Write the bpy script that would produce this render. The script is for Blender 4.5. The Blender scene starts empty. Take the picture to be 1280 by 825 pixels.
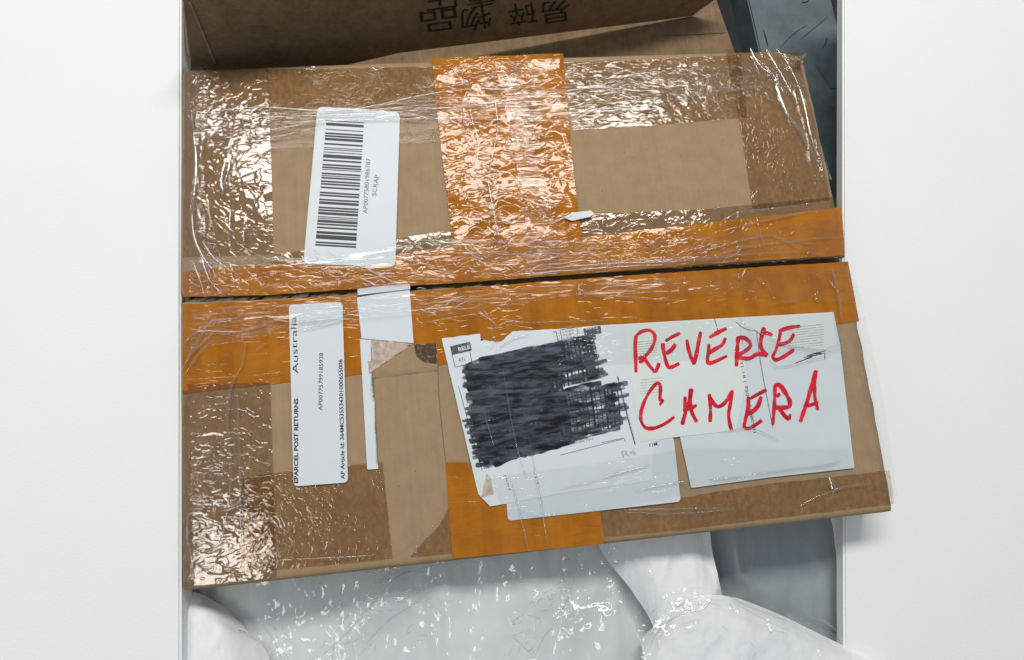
import bpy, bmesh, math, random
from mathutils import Vector, Matrix, noise
random.seed(11)
S = bpy.context.scene
COL = S.collection

# ---------------------------------------------------------------- camera
F = 850.0; CX, CY = 640.0, 412.5; H = 0.66          # focal length in px of the 1280 px frame, height above the box top
AY = Vector((-405, -4110, 850)).normalized()
AX = Vector((7650, -585, 850)); AX = (AX - AY * AX.dot(AY)).normalized()
AN = AX.cross(AY)
cam = bpy.data.cameras.new('camera'); co = bpy.data.objects.new('camera', cam); COL.objects.link(co)
cam.sensor_width = 36; cam.lens = F / 1280 * 36; cam.clip_start = .01; cam.clip_end = 50
co.matrix_world = Matrix(((AX.x, -AX.y, -AX.z, 0), (AY.x, -AY.y, -AY.z, 0), (AN.x, -AN.y, -AN.z, H), (0, 0, 0, 1)))
S.camera = co

# ---------------------------------------------------------------- world, lamps, exposure
w = bpy.data.worlds.new('World'); S.world = w; w.use_nodes = True
bg = w.node_tree.nodes['Background']; bg.inputs[0].default_value = (.80, .92, 1.0, 1); bg.inputs[1].default_value = .30
def area(name, loc, target, sx, sy, power, color):
    l = bpy.data.lights.new(name, 'AREA'); l.shape = 'RECTANGLE'; l.size = sx; l.size_y = sy; l.energy = power; l.color = color
    o = bpy.data.objects.new(name, l); COL.objects.link(o); o.location = loc
    d = (Vector(target) - Vector(loc)).normalized()
    x = Vector((1, 0, 0)); z = -d; y = z.cross(x).normalized(); x = y.cross(z)
    o.matrix_world = Matrix.Translation(loc) @ Matrix((x, y, z)).transposed().to_4x4()
    return o
area('ceiling_lamp', (.16, 1.42, 2.0), (.1, .2, 0), 1.95, .43, 44, (1, .955, .88))
area('ceiling_lamp', (-.98, -.36, 2.0), (.0, .1, 0), .55, .34, 6, (1, .965, .90))
S.view_settings.view_transform = 'Standard'; S.view_settings.look = 'None'
S.view_settings.exposure = 0; S.view_settings.gamma = 1
S.cycles.max_bounces = 8; S.cycles.transparent_max_bounces = 40; S.cycles.glossy_bounces = 3
S.cycles.caustics_reflective = False; S.cycles.caustics_refractive = False
S.cycles.sample_clamp_indirect = 4

# ---------------------------------------------------------------- pixel (of the photograph) -> point in the place
def ray(px, py):
    d = Vector((px - CX, py - CY, F)); return Vector((d.dot(AX), d.dot(AY), d.dot(AN)))
def W(px, py, z=0.0):
    r = ray(px, py); t = (z - H) / r.z
    return Vector((r.x * t, r.y * t, z))
XL, XR, YB, YT = -.2435, .4425, -.0765, .4400
SEAM = [(-.25, .1925), (-.15, .189), (0, .188), (.15, .187), (.3, .186), (.45, .1865)]
def surf(x, y):
    """height of the box top: two flaps that bulge a little and rise to the seam between them"""
    cx = (x - .1) / .34
    z = .0018 * (1 - cx * cx)
    if y > .188: z -= .004 * ((y - .188) / .25) ** 2
    else:        z -= .0055 * ((.188 - y) / .26) ** 1.6 + .0015
    z += .0011 * noise.noise(Vector((x * 7, y * 9, 3))) + .00022 * noise.noise(Vector((x * 33, y * 30, 8)))
    for ex, k in ((XL, 1), (XR, -1)):
        d = (x - ex) * k
        if d < .012: z -= .0045 * (1 - max(d, 0) / .012) ** 2
    return z
def P(px, py, off=0.0):
    z = 0.0
    for _ in range(4):
        p = W(px, py, z); z = surf(p.x, p.y) + off
    return W(px, py, z)

# ---------------------------------------------------------------- materials
def nodes(name):
    m = bpy.data.materials.new(name); m.use_nodes = True; nt = m.node_tree; nt.nodes.clear()
    out = nt.nodes.new('ShaderNodeOutputMaterial')
    def N(t, **k):
        n = nt.nodes.new('ShaderNode' + t)
        for a, v in k.items():
            if a in n.inputs: n.inputs[a].default_value = v
            else: setattr(n, a, v)
        return n
    L = nt.links.new
    return m, N, L, out
def coords(N, L, scale=(1, 1, 1), rot=0.0):
    tc = N('TexCoord'); mp = N('Mapping'); L(tc.outputs['Object'], mp.inputs[0])
    mp.inputs['Scale'].default_value = scale; mp.inputs['Rotation'].default_value = (0, 0, rot)
    return mp.outputs[0]
def ramp(N, L, src, stops):
    r = N('ValToRGB'); L(src, r.inputs[0]); e = r.color_ramp.elements
    e[0].position, e[0].color = stops[0][0], (*stops[0][1], 1); e[1].position, e[1].color = stops[-1][0], (*stops[-1][1], 1)
    for p, c in stops[1:-1]:
        q = e.new(p); q.color = (*c, 1)
    return r.outputs[0]
def g(v): return (v, v, v)
def math_(N, L, op, a, b=None, clamp=False):
    n = N('Math', operation=op); n.use_clamp = clamp
    for i, v in enumerate((a, b)):
        if v is None: continue
        if isinstance(v, (int, float)): n.inputs[i].default_value = v
        else: L(v, n.inputs[i])
    return n.outputs[0]

def cardboard(name, base, mott=.12, rough=.75):
    m, N, L, out = nodes(name)
    b = N('BsdfPrincipled'); b.inputs['Roughness'].default_value = rough; b.inputs['Specular IOR Level'].default_value = .25
    v = coords(N, L)
    n1 = N('TexNoise', Scale=55, Detail=5, Roughness=.6); L(v, n1.inputs['Vector'])
    n2 = N('TexNoise', Scale=900, Detail=3, Roughness=.7); L(v, n2.inputs['Vector'])
    flute = coords(N, L, (1, .02, 1)); n3 = N('TexNoise', Scale=240, Detail=1); L(flute, n3.inputs['Vector'])
    spots = N('TexVoronoi', Scale=75); L(v, spots.inputs['Vector'])
    s = math_(N, L, 'ADD', math_(N, L, 'MULTIPLY', n1.outputs[0], .5), math_(N, L, 'MULTIPLY', n2.outputs[0], .3))
    s = math_(N, L, 'ADD', s, math_(N, L, 'MULTIPLY', n3.outputs[0], .2))
    lo = tuple(c * (1 - mott * 1.6) for c in base); hi = tuple(c * (1 + mott) for c in base)
    c = ramp(N, L, s, [(.3, lo), (.7, hi)])
    mx = N('Mix', data_type='RGBA'); L(c, mx.inputs[6]); mx.inputs[7].default_value = (base[0] * .45, base[1] * .4, base[2] * .35, 1)
    L(ramp(N, L, spots.outputs['Distance'], [(.03, g(.8)), (.07, g(0))]), mx.inputs[0])
    L(mx.outputs[2], b.inputs['Base Color'])
    bp = N('Bump', Strength=.7, Distance=.00045); L(s, bp.inputs['Height']); L(bp.outputs[0], b.inputs['Normal'])
    L(b.outputs[0], out.inputs[0]); return m

def wrinkle(N, L, scale, amount, patch, stretch=(1, 1, 1), rot=0.0, warp=.6):
    """bump of a crinkled film: flat cells with narrow creases between them, and a gentle swell below; amount in metres"""
    v = coords(N, L, stretch, rot)
    def groove(sc, wd, det=1.0):
        a = N('TexNoise', Scale=sc, Detail=det, Roughness=.5, Distortion=warp); L(v, a.inputs['Vector'])
        ra = math_(N, L, 'ABSOLUTE', math_(N, L, 'SUBTRACT', a.outputs[0], .5))
        k = N('MapRange', interpolation_type='SMOOTHSTEP'); L(ra, k.inputs[0]); k.inputs[2].default_value = wd; return k.outputs[0]
    pn = N('TexNoise', Scale=20, Detail=2); L(coords(N, L), pn.inputs['Vector'])
    mask = ramp(N, L, pn.outputs[0], [(.5 - patch, g(.15)), (.5 + patch * .5, g(1))])
    h = math_(N, L, 'ADD', math_(N, L, 'MULTIPLY', groove(scale, .085), amount), math_(N, L, 'MULTIPLY', groove(scale * .45, .05, 2.0), amount * 1.6))
    b = N('TexNoise', Scale=scale * .5, Detail=1, Roughness=.5, Distortion=.5); L(v, b.inputs['Vector'])
    h = math_(N, L, 'ADD', h, math_(N, L, 'MULTIPLY', b.outputs[0], amount * 1.6))
    h = math_(N, L, 'MULTIPLY', h, mask)
    bp = N('Bump', Strength=1, Distance=1.0); L(h, bp.inputs['Height'])
    return bp.outputs[0]

def clear_film(name, tint, scale=230, amount=.0007, ior=1.85, rough=.05, patch=.12, mott=0.0, stretch=(1, 1, 1), rot=0.0, white=0.0):
    m, N, L, out = nodes(name)
    tr = N('BsdfTransparent'); gl = N('BsdfGlossy', Roughness=rough)
    nrm = wrinkle(N, L, scale, amount, patch, stretch, rot)
    L(nrm, gl.inputs['Normal'])
    f0 = ((ior - 1) / (ior + 1)) ** 2 * 1.25
    lw = N('LayerWeight', Blend=.5)
    fac = math_(N, L, 'ADD', math_(N, L, 'MULTIPLY', math_(N, L, 'POWER', lw.outputs['Facing'], 4.5), 1 - f0), f0)
    mix = N('MixShader'); L(fac, mix.inputs[0])
    if mott:
        v = coords(N, L, (1, .6, 1)); n = N('TexNoise', Scale=260, Detail=5, Roughness=.72); L(v, n.inputs['Vector'])
        k = N('TexNoise', Scale=14, Detail=3); L(coords(N, L), k.inputs['Vector'])
        s = math_(N, L, 'ADD', math_(N, L, 'MULTIPLY', n.outputs[0], .8), math_(N, L, 'MULTIPLY', k.outputs[0], .2))
        L(ramp(N, L, s, [(.34, tuple(c * (1 - mott) for c in tint)), (.56, tint), (.68, tuple(min(1, c * 1.16) for c in tint))]), tr.inputs[0])
    else: tr.inputs[0].default_value = (*tint, 1)
    src = tr.outputs[0]
    if white:
        df = N('BsdfDiffuse'); df.inputs[0].default_value = (.85, .87, .88, 1)
        mw = N('MixShader'); mw.inputs[0].default_value = white; L(src, mw.inputs[1]); L(df.outputs[0], mw.inputs[2]); src = mw.outputs[0]
    L(src, mix.inputs[1]); L(gl.outputs[0], mix.inputs[2]); L(mix.outputs[0], out.inputs[0]); return m

def glossy_tape(name, base, scale=200, amount=.0008, rough=.08, patch=.15, stretch=(1, 1, 1), rot=0.0, ior=1.75):
    m, N, L, out = nodes(name)
    b = N('BsdfPrincipled', Roughness=rough, IOR=ior)
    v = coords(N, L); n = N('TexNoise', Scale=26, Detail=6, Roughness=.65); L(v, n.inputs['Vector'])
    streak = N('TexNoise', Scale=60, Detail=3); L(coords(N, L, (1, .08, 1), rot), streak.inputs['Vector'])
    s = math_(N, L, 'ADD', math_(N, L, 'MULTIPLY', n.outputs[0], .6), math_(N, L, 'MULTIPLY', streak.outputs[0], .4))
    L(ramp(N, L, s, [(.32, tuple(c * .62 for c in base)), (.52, base), (.70, (base[0] * 1.18, base[1] * 1.32, base[2] * 2.2))]), b.inputs['Base Color'])
    L(wrinkle(N, L, scale, amount, patch, stretch, rot), b.inputs['Normal'])
    L(b.outputs[0], out.inputs[0]); return m

def plain(name, base, rough=.5, var=.06, scale=40, bump=.0, bscale=60, spec=.5, trans=0.0):
    m, N, L, out = nodes(name)
    b = N('BsdfPrincipled', Roughness=rough); b.inputs['Specular IOR Level'].default_value = spec
    v = coords(N, L); n = N('TexNoise', Scale=scale, Detail=5, Roughness=.6); L(v, n.inputs['Vector'])
    L(ramp(N, L, n.outputs[0], [(.3, tuple(c * (1 - var) for c in base)), (.7, tuple(min(.95, c * (1 + var)) for c in base))]), b.inputs['Base Color'])
    if bump:
        n2 = N('TexNoise', Scale=bscale, Detail=5); L(v, n2.inputs['Vector'])
        bp = N('Bump', Strength=1, Distance=bump); L(n2.outputs[0], bp.inputs['Height']); L(bp.outputs[0], b.inputs['Normal'])
    L(b.outputs[0], out.inputs[0]); return m

def ink(name, base, rough=.35, lo=.0, hi=1.0, scale=140, stretch=(1, 1, 1), vary=1.3):
    """marker or print ink: partly see-through where it is thin"""
    m, N, L, out = nodes(name)
    b = N('BsdfPrincipled', Roughness=rough)
    cn = N('TexNoise', Scale=scale * .8, Detail=3, Roughness=.6, Distortion=.5); L(coords(N, L, (stretch[0] * .6, stretch[1] * 1.4, 1), .25), cn.inputs['Vector'])
    L(ramp(N, L, cn.outputs[0], [(.40, base), (.62, tuple(c * vary for c in base))]), b.inputs['Base Color'])
    tr = N('BsdfTransparent'); n = N('TexNoise', Scale=scale, Detail=4, Roughness=.65); L(coords(N, L, stretch), n.inputs['Vector'])
    f = ramp(N, L, n.outputs[0], [(.30, g(lo)), (.52, g(hi))])
    mix = N('MixShader'); L(f, mix.inputs[0]); L(tr.outputs[0], mix.inputs[1]); L(b.outputs[0], mix.inputs[2]); L(mix.outputs[0], out.inputs[0]); return m

M = {}
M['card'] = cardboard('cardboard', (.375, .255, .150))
M['card_shaded'] = cardboard('cardboard_back_shaded', (.24, .158, .088), .28)  # base colour darkened to carry the shade on the box behind
M['card_edge'] = cardboard('cardboard_torn_edge', (.30, .24, .17), .35)
M['card_dark'] = cardboard('cardboard_dark', (.20, .14, .09), .25)
M['tape_clear'] = clear_film('clear_packing_tape', (.88, .79, .655), 105, .00018, 1.66, .015, .22, mott=.14, stretch=(.6, 1.5, 1))
M['tape_clear_calm'] = clear_film('clear_packing_tape_smooth', (.86, .765, .63), 130, .00009, 1.5, .05, .1, mott=.17)
M['tape_clear_dull'] = clear_film('clear_packing_tape_flat', (.86, .765, .63), 130, .00005, 1.28, .08, .1, mott=.20)
M['tape_over'] = clear_film('clear_packing_tape_on_paper', (.985, .99, .987), 110, .00012, 1.45, .02, .12, stretch=(.35, 1.6, 1))
M['tape_clear_edge'] = clear_film('clear_packing_tape_crinkled', (.86, .785, .68), 80, .00016, 1.70, .015, .28, mott=.14, stretch=(.8, 1.25, 1))
M['tape_orange'] = glossy_tape('orange_packing_tape', (.43, .148, .007), 85, .00017, .03, .26, (.8, 1.35, 1), ior=1.47)
M['tape_orange_calm'] = glossy_tape('orange_packing_tape_smooth', (.42, .142, .006), 70, .00012, .08, .12, (.5, 1.6, 1), ior=1.45)
M['film'] = clear_film('stretch_film', (.985, .985, .985), 150, .00022, 1.40, .02, .12, stretch=(.08, 1.8, 1), white=.008)
M['film_fold'] = clear_film('stretch_film_fold', (.93, .93, .93), 120, .00006, 2.1, .04, .2, white=.045)
M['film_loose'] = clear_film('loose_plastic_film', (.99, .995, .995), 42, .00030, 1.45, .03, .25, stretch=(1.5, .5, 1), white=.02)
M['paper'] = plain('white_paper', (.69, .735, .785), .42, .02, 30, .00008, 90, .35)
M['paper_warm'] = plain('white_paper_taped', (.71, .76, .75), .30, .02, 30, .00008, 90, .5)
M['paper_grey'] = plain('grey_white_paper', (.635, .69, .735), .30, .03, 30, .00008, 90, .5)
M['paper_torn'] = plain('torn_paper_fibre', (.52, .40, .34), .7, .35, 160)
M['print'] = ink('black_print', (.015, .015, .018), .5, .82, 1, 500)
M['print_grey'] = ink('grey_print', (.05, .05, .055), .5, .35, .9, 400)
M['print_faint'] = ink('faint_print', (.32, .34, .35), .6, .0, .40, 300)
M['print_box'] = ink('box_print', (.012, .01, .008), .8, .35, .95, 300)
M['marker_black'] = ink('black_marker', (.008, .009, .012), .25, .05, .90, 80, (.8, 1.8, 1), 13)
M['marker_black_thin'] = ink('black_marker_thin', (.016, .018, .026), .25, .0, .72, 110, (1, 2.2, 1), 5)
M['marker_wash'] = ink('black_marker_wash', (.014, .015, .021), .3, .0, .85, 95, (1, 1.8, 1), 8)
M['marker_red'] = ink('red_marker', (.50, .006, .022), .25, .60, 1, 110, (1, 1, 1), 1.8) #, (1, 1, 1))
M['beam'] = plain('grey_painted_wood', (.115, .150, .170), .55, .30, 22, .0006, 60)
M['scratch'] = plain('dark_scratch', (.03, .035, .04), .8)
M['blue_mark'] = plain('blue_chalk_paint', (.06, .17, .30), .8, .3, 90)
M['floor'] = plain('dark_concrete_floor', (.022, .024, .028), .8, .3, 8, .001, 40)
M['foam'] = plain('white_foam_sheet', (.88, .91, .925), .60, .03, 14, .0005, 200, .25)
M['slab'] = plain('white_foam_slab', (.90, .92, .93), .7, .012, 9, .00025, 420, .2)
M['foam_grey'] = plain('pale_grey_foam_sheet', (.76, .80, .80), .6, .03, 10, .0005, 120, .3)
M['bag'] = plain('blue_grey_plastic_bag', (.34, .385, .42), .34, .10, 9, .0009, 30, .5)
M['net'] = plain('pale_ribbed_foam', (.50, .57, .58), .5, .12, 60, .0006, 90, .4)

# ---------------------------------------------------------------- object helpers
def link(name, me, mat, parent=None, smooth=False, kind=None, label=None):
    me.materials.append(mat)
    if smooth: me.polygons.foreach_set('use_smooth', [True] * len(me.polygons))
    o = bpy.data.objects.new(name, me); COL.objects.link(o)
    if parent: o.parent = parent
    if kind: o['kind'] = kind
    if label: o['label'] = label
    return o
def mesh(name, vs, fs):
    me = bpy.data.meshes.new(name); me.from_pydata([tuple(v) for v in vs], [], fs); me.update(); return me
def thing(name, label, cat, group=None):
    o = bpy.data.objects.new(name, None); COL.objects.link(o); o['label'] = label; o['category'] = cat
    if group: o['group'] = group
    return o
def cr(p, t):
    """Catmull-Rom through a list of tuples, t in 0..1"""
    n = len(p) - 1; s = min(max(t, 0), 1) * n; i = min(int(s), n - 1); f = s - i
    a, b, c, d = p[max(i - 1, 0)], p[i], p[i + 1], p[min(i + 2, n)]
    return tuple(.5 * (2 * b[k] + (c[k] - a[k]) * f + (2 * a[k] - 5 * b[k] + 4 * c[k] - d[k]) * f * f + (3 * b[k] - a[k] - 3 * c[k] + d[k]) * f ** 3) for k in range(len(b)))
def lin(p, t):
    n = len(p) - 1; s = min(max(t, 0), 1) * n; i = min(int(s), n - 1); f = s - i
    return tuple(p[i][k] * (1 - f) + p[i + 1][k] * f for k in range(len(p[i])))
def up(me):
    """turn every face of an open sheet so that it looks up"""
    for p in me.polygons:
        if p.normal.z < 0: p.flip()
    me.update(); return me
def grid_faces(nu, nv):
    return [(j * (nu + 1) + i, j * (nu + 1) + i + 1, (j + 1) * (nu + 1) + i + 1, (j + 1) * (nu + 1) + i) for j in range(nv) for i in range(nu)]
def strip(name, top, bottom, mat, off, parent, crinkle=0.0, step=3.0, freq=60, stretch=(1, 1), smooth=True, kind=None, label=None, curve=lin, edge=.6, border=0.0):
    """a sheet stuck on the box between two pixel polylines (top, bottom); crinkle = height of real wrinkles in m"""
    ln = sum(math.dist(top[i], top[i + 1]) for i in range(len(top) - 1)); wd = max(math.dist(top[0], bottom[0]), math.dist(top[-1], bottom[-1]))
    nu = max(2, int(ln / step)); nv = max(2, int(wd / step)); vs = []
    for j in range(nv + 1):
        for i in range(nu + 1):
            a = curve(top, i / nu); b = curve(bottom, i / nu); v = j / nv
            x = a[0] * (1 - v) + b[0] * v; y = a[1] * (1 - v) + b[1] * v
            if j in (0, nv): y += edge * noise.noise(Vector((x * .09, y * .05, off * 9e3)))
            p = P(x, y, off)
            if crinkle:
                q = Vector((p.x * freq * stretch[0], p.y * freq * stretch[1], off * 5e3))
                r = 1 - abs(noise.noise(q)) * 2.2
                r2 = 1 - abs(noise.noise(q * 2.3)) * 2.2
                e = min(1, min(j, nv - j) / 2.0) if border == 0 else 1
                p.z += crinkle * (max(0, r) ** 2 + .5 * max(0, r2) ** 2 + .6 * noise.noise(q * .5)) * e
            vs.append(p)
    return link(name, up(mesh(name, vs, grid_faces(nu, nv))), mat, parent, smooth, kind, label)
def clip_poly(poly, a, b, c, keep):
    out = []
    for i in range(len(poly)):
        p, q = poly[i], poly[(i + 1) % len(poly)]
        dp = (a * p[0] + b * p[1] - c) * keep; dq = (a * q[0] + b * q[1] - c) * keep
        if dp >= 0: out.append(p)
        if (dp > 0 > dq) or (dp < 0 < dq):
            t = dp / (dp - dq); out.append((p[0] + (q[0] - p[0]) * t, p[1] + (q[1] - p[1]) * t))
    return out
def sheet(name, poly, mat, off, parent, cell=9.0, wav=0.0, label=None, kind=None, edge=0.0, smooth=True, drop=None):
    """flat paper or tape of any outline (pixel polygon), cut into cells so that it follows the flap"""
    if edge:
        q = []
        for i in range(len(poly)):
            a, b = poly[i], poly[(i + 1) % len(poly)]; n = max(1, int(math.dist(a, b) / 5))
            for k in range(n):
                t = k / n; e = edge * random.uniform(-1, 1) if k else 0
                q.append((a[0] + (b[0] - a[0]) * t + e, a[1] + (b[1] - a[1]) * t + e))
        poly = q
    bm = bmesh.new(); f = bm.faces.new([bm.verts.new((x, y, 0)) for x, y in poly])
    bmesh.ops.triangulate(bm, faces=[f])
    xs = [p[0] for p in poly]; ys = [p[1] for p in poly]
    for ax, lo, hi in ((0, min(xs), max(xs)), (1, min(ys), max(ys))):
        k = lo + cell
        while k < hi:
            nrm = (1, 0, 0) if ax == 0 else (0, 1, 0); pt = (k, 0, 0) if ax == 0 else (0, k, 0)
            bmesh.ops.bisect_plane(bm, geom=bm.verts[:] + bm.edges[:] + bm.faces[:], plane_co=pt, plane_no=nrm); k += cell
    bmesh.ops.dissolve_limit(bm, angle_limit=.001, verts=[], edges=[]) if False else None
    for v in bm.verts:
        p = P(v.co.x, v.co.y, off if not drop or v.co.y < drop(v.co.x) - .8 else .0001)
        if wav: p.z += wav * (.5 + noise.noise(Vector((p.x * 30, p.y * 30, off * 1e4))) + .5 * max(0, noise.noise(Vector((p.x * 14, p.y * 90, 5)))))
        v.co = p
    bmesh.ops.recalc_face_normals(bm, faces=bm.faces[:])
    if sum(f.normal.z for f in bm.faces) < 0: bmesh.ops.reverse_faces(bm, faces=bm.faces[:])
    me = bpy.data.meshes.new(name); bm.to_mesh(me); bm.free()
    return link(name, me, mat, parent, smooth, kind, label)
def rounded(c, r=6, n=4):
    out = []
    for i in range(len(c)):
        a, b, d = Vector(c[i - 1]), Vector(c[i]), Vector(c[(i + 1) % len(c)])
        p = b + (a - b).normalized() * r; q = b + (d - b).normalized() * r
        for k in range(n + 1):
            t = k / n; out.append(tuple((1 - t) ** 2 * p + 2 * t * (1 - t) * b + t * t * q))
    return out
def ribbon(pts, width, off, vs, fs, n=None, arch=0.0, taper=True, mapper=None, jitter=0.0):
    """append a stroke (pixel polyline, width in px) to vs / fs; arch > 0 makes it a raised fold"""
    mp = mapper or P
    ln = sum(math.dist(pts[i], pts[i + 1]) for i in range(len(pts) - 1)); n = n or max(3, int(ln / 3.0))
    prof = [(-.5, 0), (-.25, .75), (0, 1), (.25, .75), (.5, 0)] if arch else [(-.5, 0), (.5, 0)]
    base = len(vs); C = [cr(pts, i / n) for i in range(n + 1)]
    for i, c in enumerate(C):
        a, b = C[max(i - 1, 0)], C[min(i + 1, n)]; d = Vector((b[0] - a[0], b[1] - a[1]))
        d = d.normalized() if d.length > 1e-6 else Vector((1, 0)); nn = Vector((-d.y, d.x)); t = i / n
        wd = width * (min(1, .25 + 3.2 * min(t, 1 - t)) if taper else min(1, .72 + 6 * min(t, 1 - t))) * (1 + jitter * noise.noise(Vector((c[0] * .12, c[1] * .12, 1))))
        for s, hgt in prof:
            p = mp(c[0] + nn.x * wd * s, c[1] + nn.y * wd * s, off); p.z += arch * hgt * (wd / width); vs.append(p)
    k = len(prof)
    for i in range(n):
        for j in range(k - 1): fs.append((base + i * k + j, base + i * k + j + 1, base + (i + 1) * k + j + 1, base + (i + 1) * k + j))
def strokes(name, lst, mat, off, parent, kind=None, label=None, dz=.000004, each=False, **k):
    if each:
        for i, st in enumerate(lst): strokes(name, [st], mat, off + dz * i, parent, kind, label, **k)
        return
    vs, fs = [], []
    for i, (pts, wd) in enumerate(lst): ribbon(pts, wd, off + dz * i, vs, fs, **k)
    return link(name, up(mesh(name, vs, fs)), mat, parent, True, kind, label)
def text_mesh(s, bold=0.0, mono=False):
    c = bpy.data.curves.new('t', 'FONT'); c.body = s; c.resolution_u = 3; c.offset = bold
    o = bpy.data.objects.new('t', c); COL.objects.link(o); bpy.context.view_layer.update()
    me = bpy.data.meshes.new_from_object(o.evaluated_get(bpy.context.evaluated_depsgraph_get()))
    bpy.data.objects.remove(o); bpy.data.curves.remove(c); return me
def text(name, s, start, end, height, mat, off, parent, bold=0.0, mapper=None, flip=False, label=None):
    """print s with its base line from start to end (pixels) and capitals height pixels tall"""
    me = text_mesh(s, bold); xs = [v.co.x for v in me.vertices]; x0, x1 = min(xs), max(xs)
    u = Vector(end) - Vector(start); ln = u.length; u.normalize(); up = Vector((u.y, -u.x)); mp = mapper or P
    ref = text_mesh('H', bold); ch = max(v.co.y for v in ref.vertices); bpy.data.meshes.remove(ref)
    for v in me.vertices:
        a = (v.co.x - x0) / (x1 - x0) * ln; b = v.co.y / ch * height
        v.co = mp(start[0] + u.x * a + up.x * b, start[1] + u.y * a + up.y * b, off)
    me.name = name; me.materials.clear()
    return link(name, me, mat, parent, label=label)
def loft(name, rows, mat, nu=60, nv=60, parent=None, wr=0.0, wf=14, st=(1, 1), kind=None, label=None, fn=None, world=False):
    """a draped sheet through rows of (px, py, z)"""
    vs = []
    rows = [[(x, y, z * .5 - .006) for x, y, z in q] for q in rows]
    for j in range(nv + 1):
        row = [cr([r[i] for r in rows], j / nv) for i in range(len(rows[0]))]
        for i in range(nu + 1):
            c = cr(row, i / nu); z = c[2]
            if fn: z += fn(i / nu, j / nv)
            if wr:
                q = Vector((c[0] / 1290 * wf * st[0], c[1] / 1290 * wf * st[1], len(name)))
                z += wr * (noise.noise(q) + .45 * noise.noise(q * 2.2) + .6 * (1 - 2.2 * abs(noise.noise(q * 1.3 + Vector((9, 4, 2))))) + .22 * (1 - 2.4 * abs(noise.noise(q * 4.1))) + .09 * (1 - 2.4 * abs(noise.noise(q * 9.3))))
            p = W(c[0], c[1], c[2]); p.z = z; vs.append(p)
    return link(name, up(mesh(name, vs, grid_faces(nu, nv))), mat, parent, True, kind, label)

# ================================================================ the setting
fl = mesh('floor', [(-4, -4, -.62), (4, -4, -.62), (4, 4, -.62), (-4, 4, -.62)], [(0, 1, 2, 3)])
link('floor', fl, M['floor'])['kind'] = 'structure'

# ================================================================ the parcel
box = thing('cardboard_box', 'big brown cardboard box sealed with orange tape, with red marker writing, under clear film', 'box')
def seam_y(x):
    for i in range(len(SEAM) - 1):
        if x <= SEAM[i + 1][0] or i == len(SEAM) - 2:
            t = (x - SEAM[i][0]) / (SEAM[i + 1][0] - SEAM[i][0]); return SEAM[i][1] * (1 - t) + SEAM[i + 1][1] * t
def flap(name, upper, label):
    nu, nv = 150, 60; T = .0045; vs = []
    for lay in (0, 1):
        for j in range(nv + 1):
            for i in range(nu + 1):
                x = XL + (XR - XL) * i / nu; t = j / nv
                sy = seam_y(x) + (.0036 if upper else -.0036) + .0011 * noise.noise(Vector((x * 60, 7 if upper else 1, 0))) + .0007 * noise.noise(Vector((x * 220, 3 if upper else 9, 0)))
                if upper and x < -.13: sy += 0
                ey = (YT if upper else YB); y = sy + (ey - sy) * t
                xx = x
                if i == nu:                                        # the right end is a little bruised
                    xx += .0012 * noise.noise(Vector((y * 50, 0, 4)))
                if upper and i > nu - 6 and t > .93:                # crushed corner
                    k = (i - nu + 6) / 6 * (t - .93) / .07; xx -= .006 * k; y -= .008 * k
                z = surf(x, y if upper else y)
                if j == 0: z -= .0008
                if t > .975: z -= .0018 * ((t - .975) / .025) ** 2
                if upper and i > nu - 8 and t > .9: z += .0025 * noise.noise(Vector((x * 300, y * 300, 1)))
                vs.append((xx, y, z - (T if lay else 0)))
    n = (nu + 1) * (nv + 1); f = grid_faces(nu, nv); fs = (f if upper else [q[::-1] for q in f]) + [tuple(a + n for a in (q[::-1] if upper else q)) for q in f]
    rim = [i for i in range(nu + 1)] + [j * (nu + 1) + nu for j in range(1, nv + 1)] + [nv * (nu + 1) + i for i in range(nu - 1, -1, -1)] + [j * (nu + 1) for j in range(nv - 1, 0, -1)]
    for a, b in zip(rim, rim[1:] + rim[:1]): fs.append((b, a, a + n, b + n) if upper else (a, b, b + n, a + n))
    o = link(name, mesh(name, vs, fs), M['card'], box, True, label=label)
    o.data.materials.append(M['card_edge'])
    for p in o.data.polygons[len(fs) - len(rim):]: p.material_index = 1; p.use_smooth = False
    return o
flap('flap', True, 'upper flap with a barcode label and a crushed right corner')
flap('flap', False, 'lower flap with shipping papers and red marker writing')
def slab(name, x0, x1, y0, y1, z0, z1, mat, parent, label=None, bev=.001):
    bm = bmesh.new(); bmesh.ops.create_cube(bm, size=1)
    for v in bm.verts: v.co = ((x0 + x1) / 2 + v.co.x * (x1 - x0), (y0 + y1) / 2 + v.co.y * (y1 - y0), (z0 + z1) / 2 + v.co.z * (z1 - z0))
    bmesh.ops.bevel(bm, geom=bm.edges[:], offset=bev, segments=2, affect='EDGES')
    me = bpy.data.meshes.new(name); bm.to_mesh(me); bm.free(); return link(name, me, mat, parent, label=label)
zt = -.0125
slab('side_panel', XL + .001, XR - .001, YB + .001, YB + .006, -.34, zt, M['card'], box)
slab('side_panel', XL + .001, XR - .001, YT - .006, YT - .001, -.34, zt, M['card'], box)
slab('side_panel', XL + .001, XL + .006, YB + .008, YT - .008, -.34, zt, M['card'], box)
slab('side_panel', XR - .006, XR - .001, YB + .008, YT - .008, -.34, zt, M['card'], box)
slab('inner_flap', XL + .01, XR - .01, .10, .28, -.032, -.027, M['card_dark'], box)  # board coloured dark to stand in for the shade inside the gap
slab('bottom_panel', XL + .001, XR - .001, YB + .001, YT - .001, -.346, -.341, M['card'], box)
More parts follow.
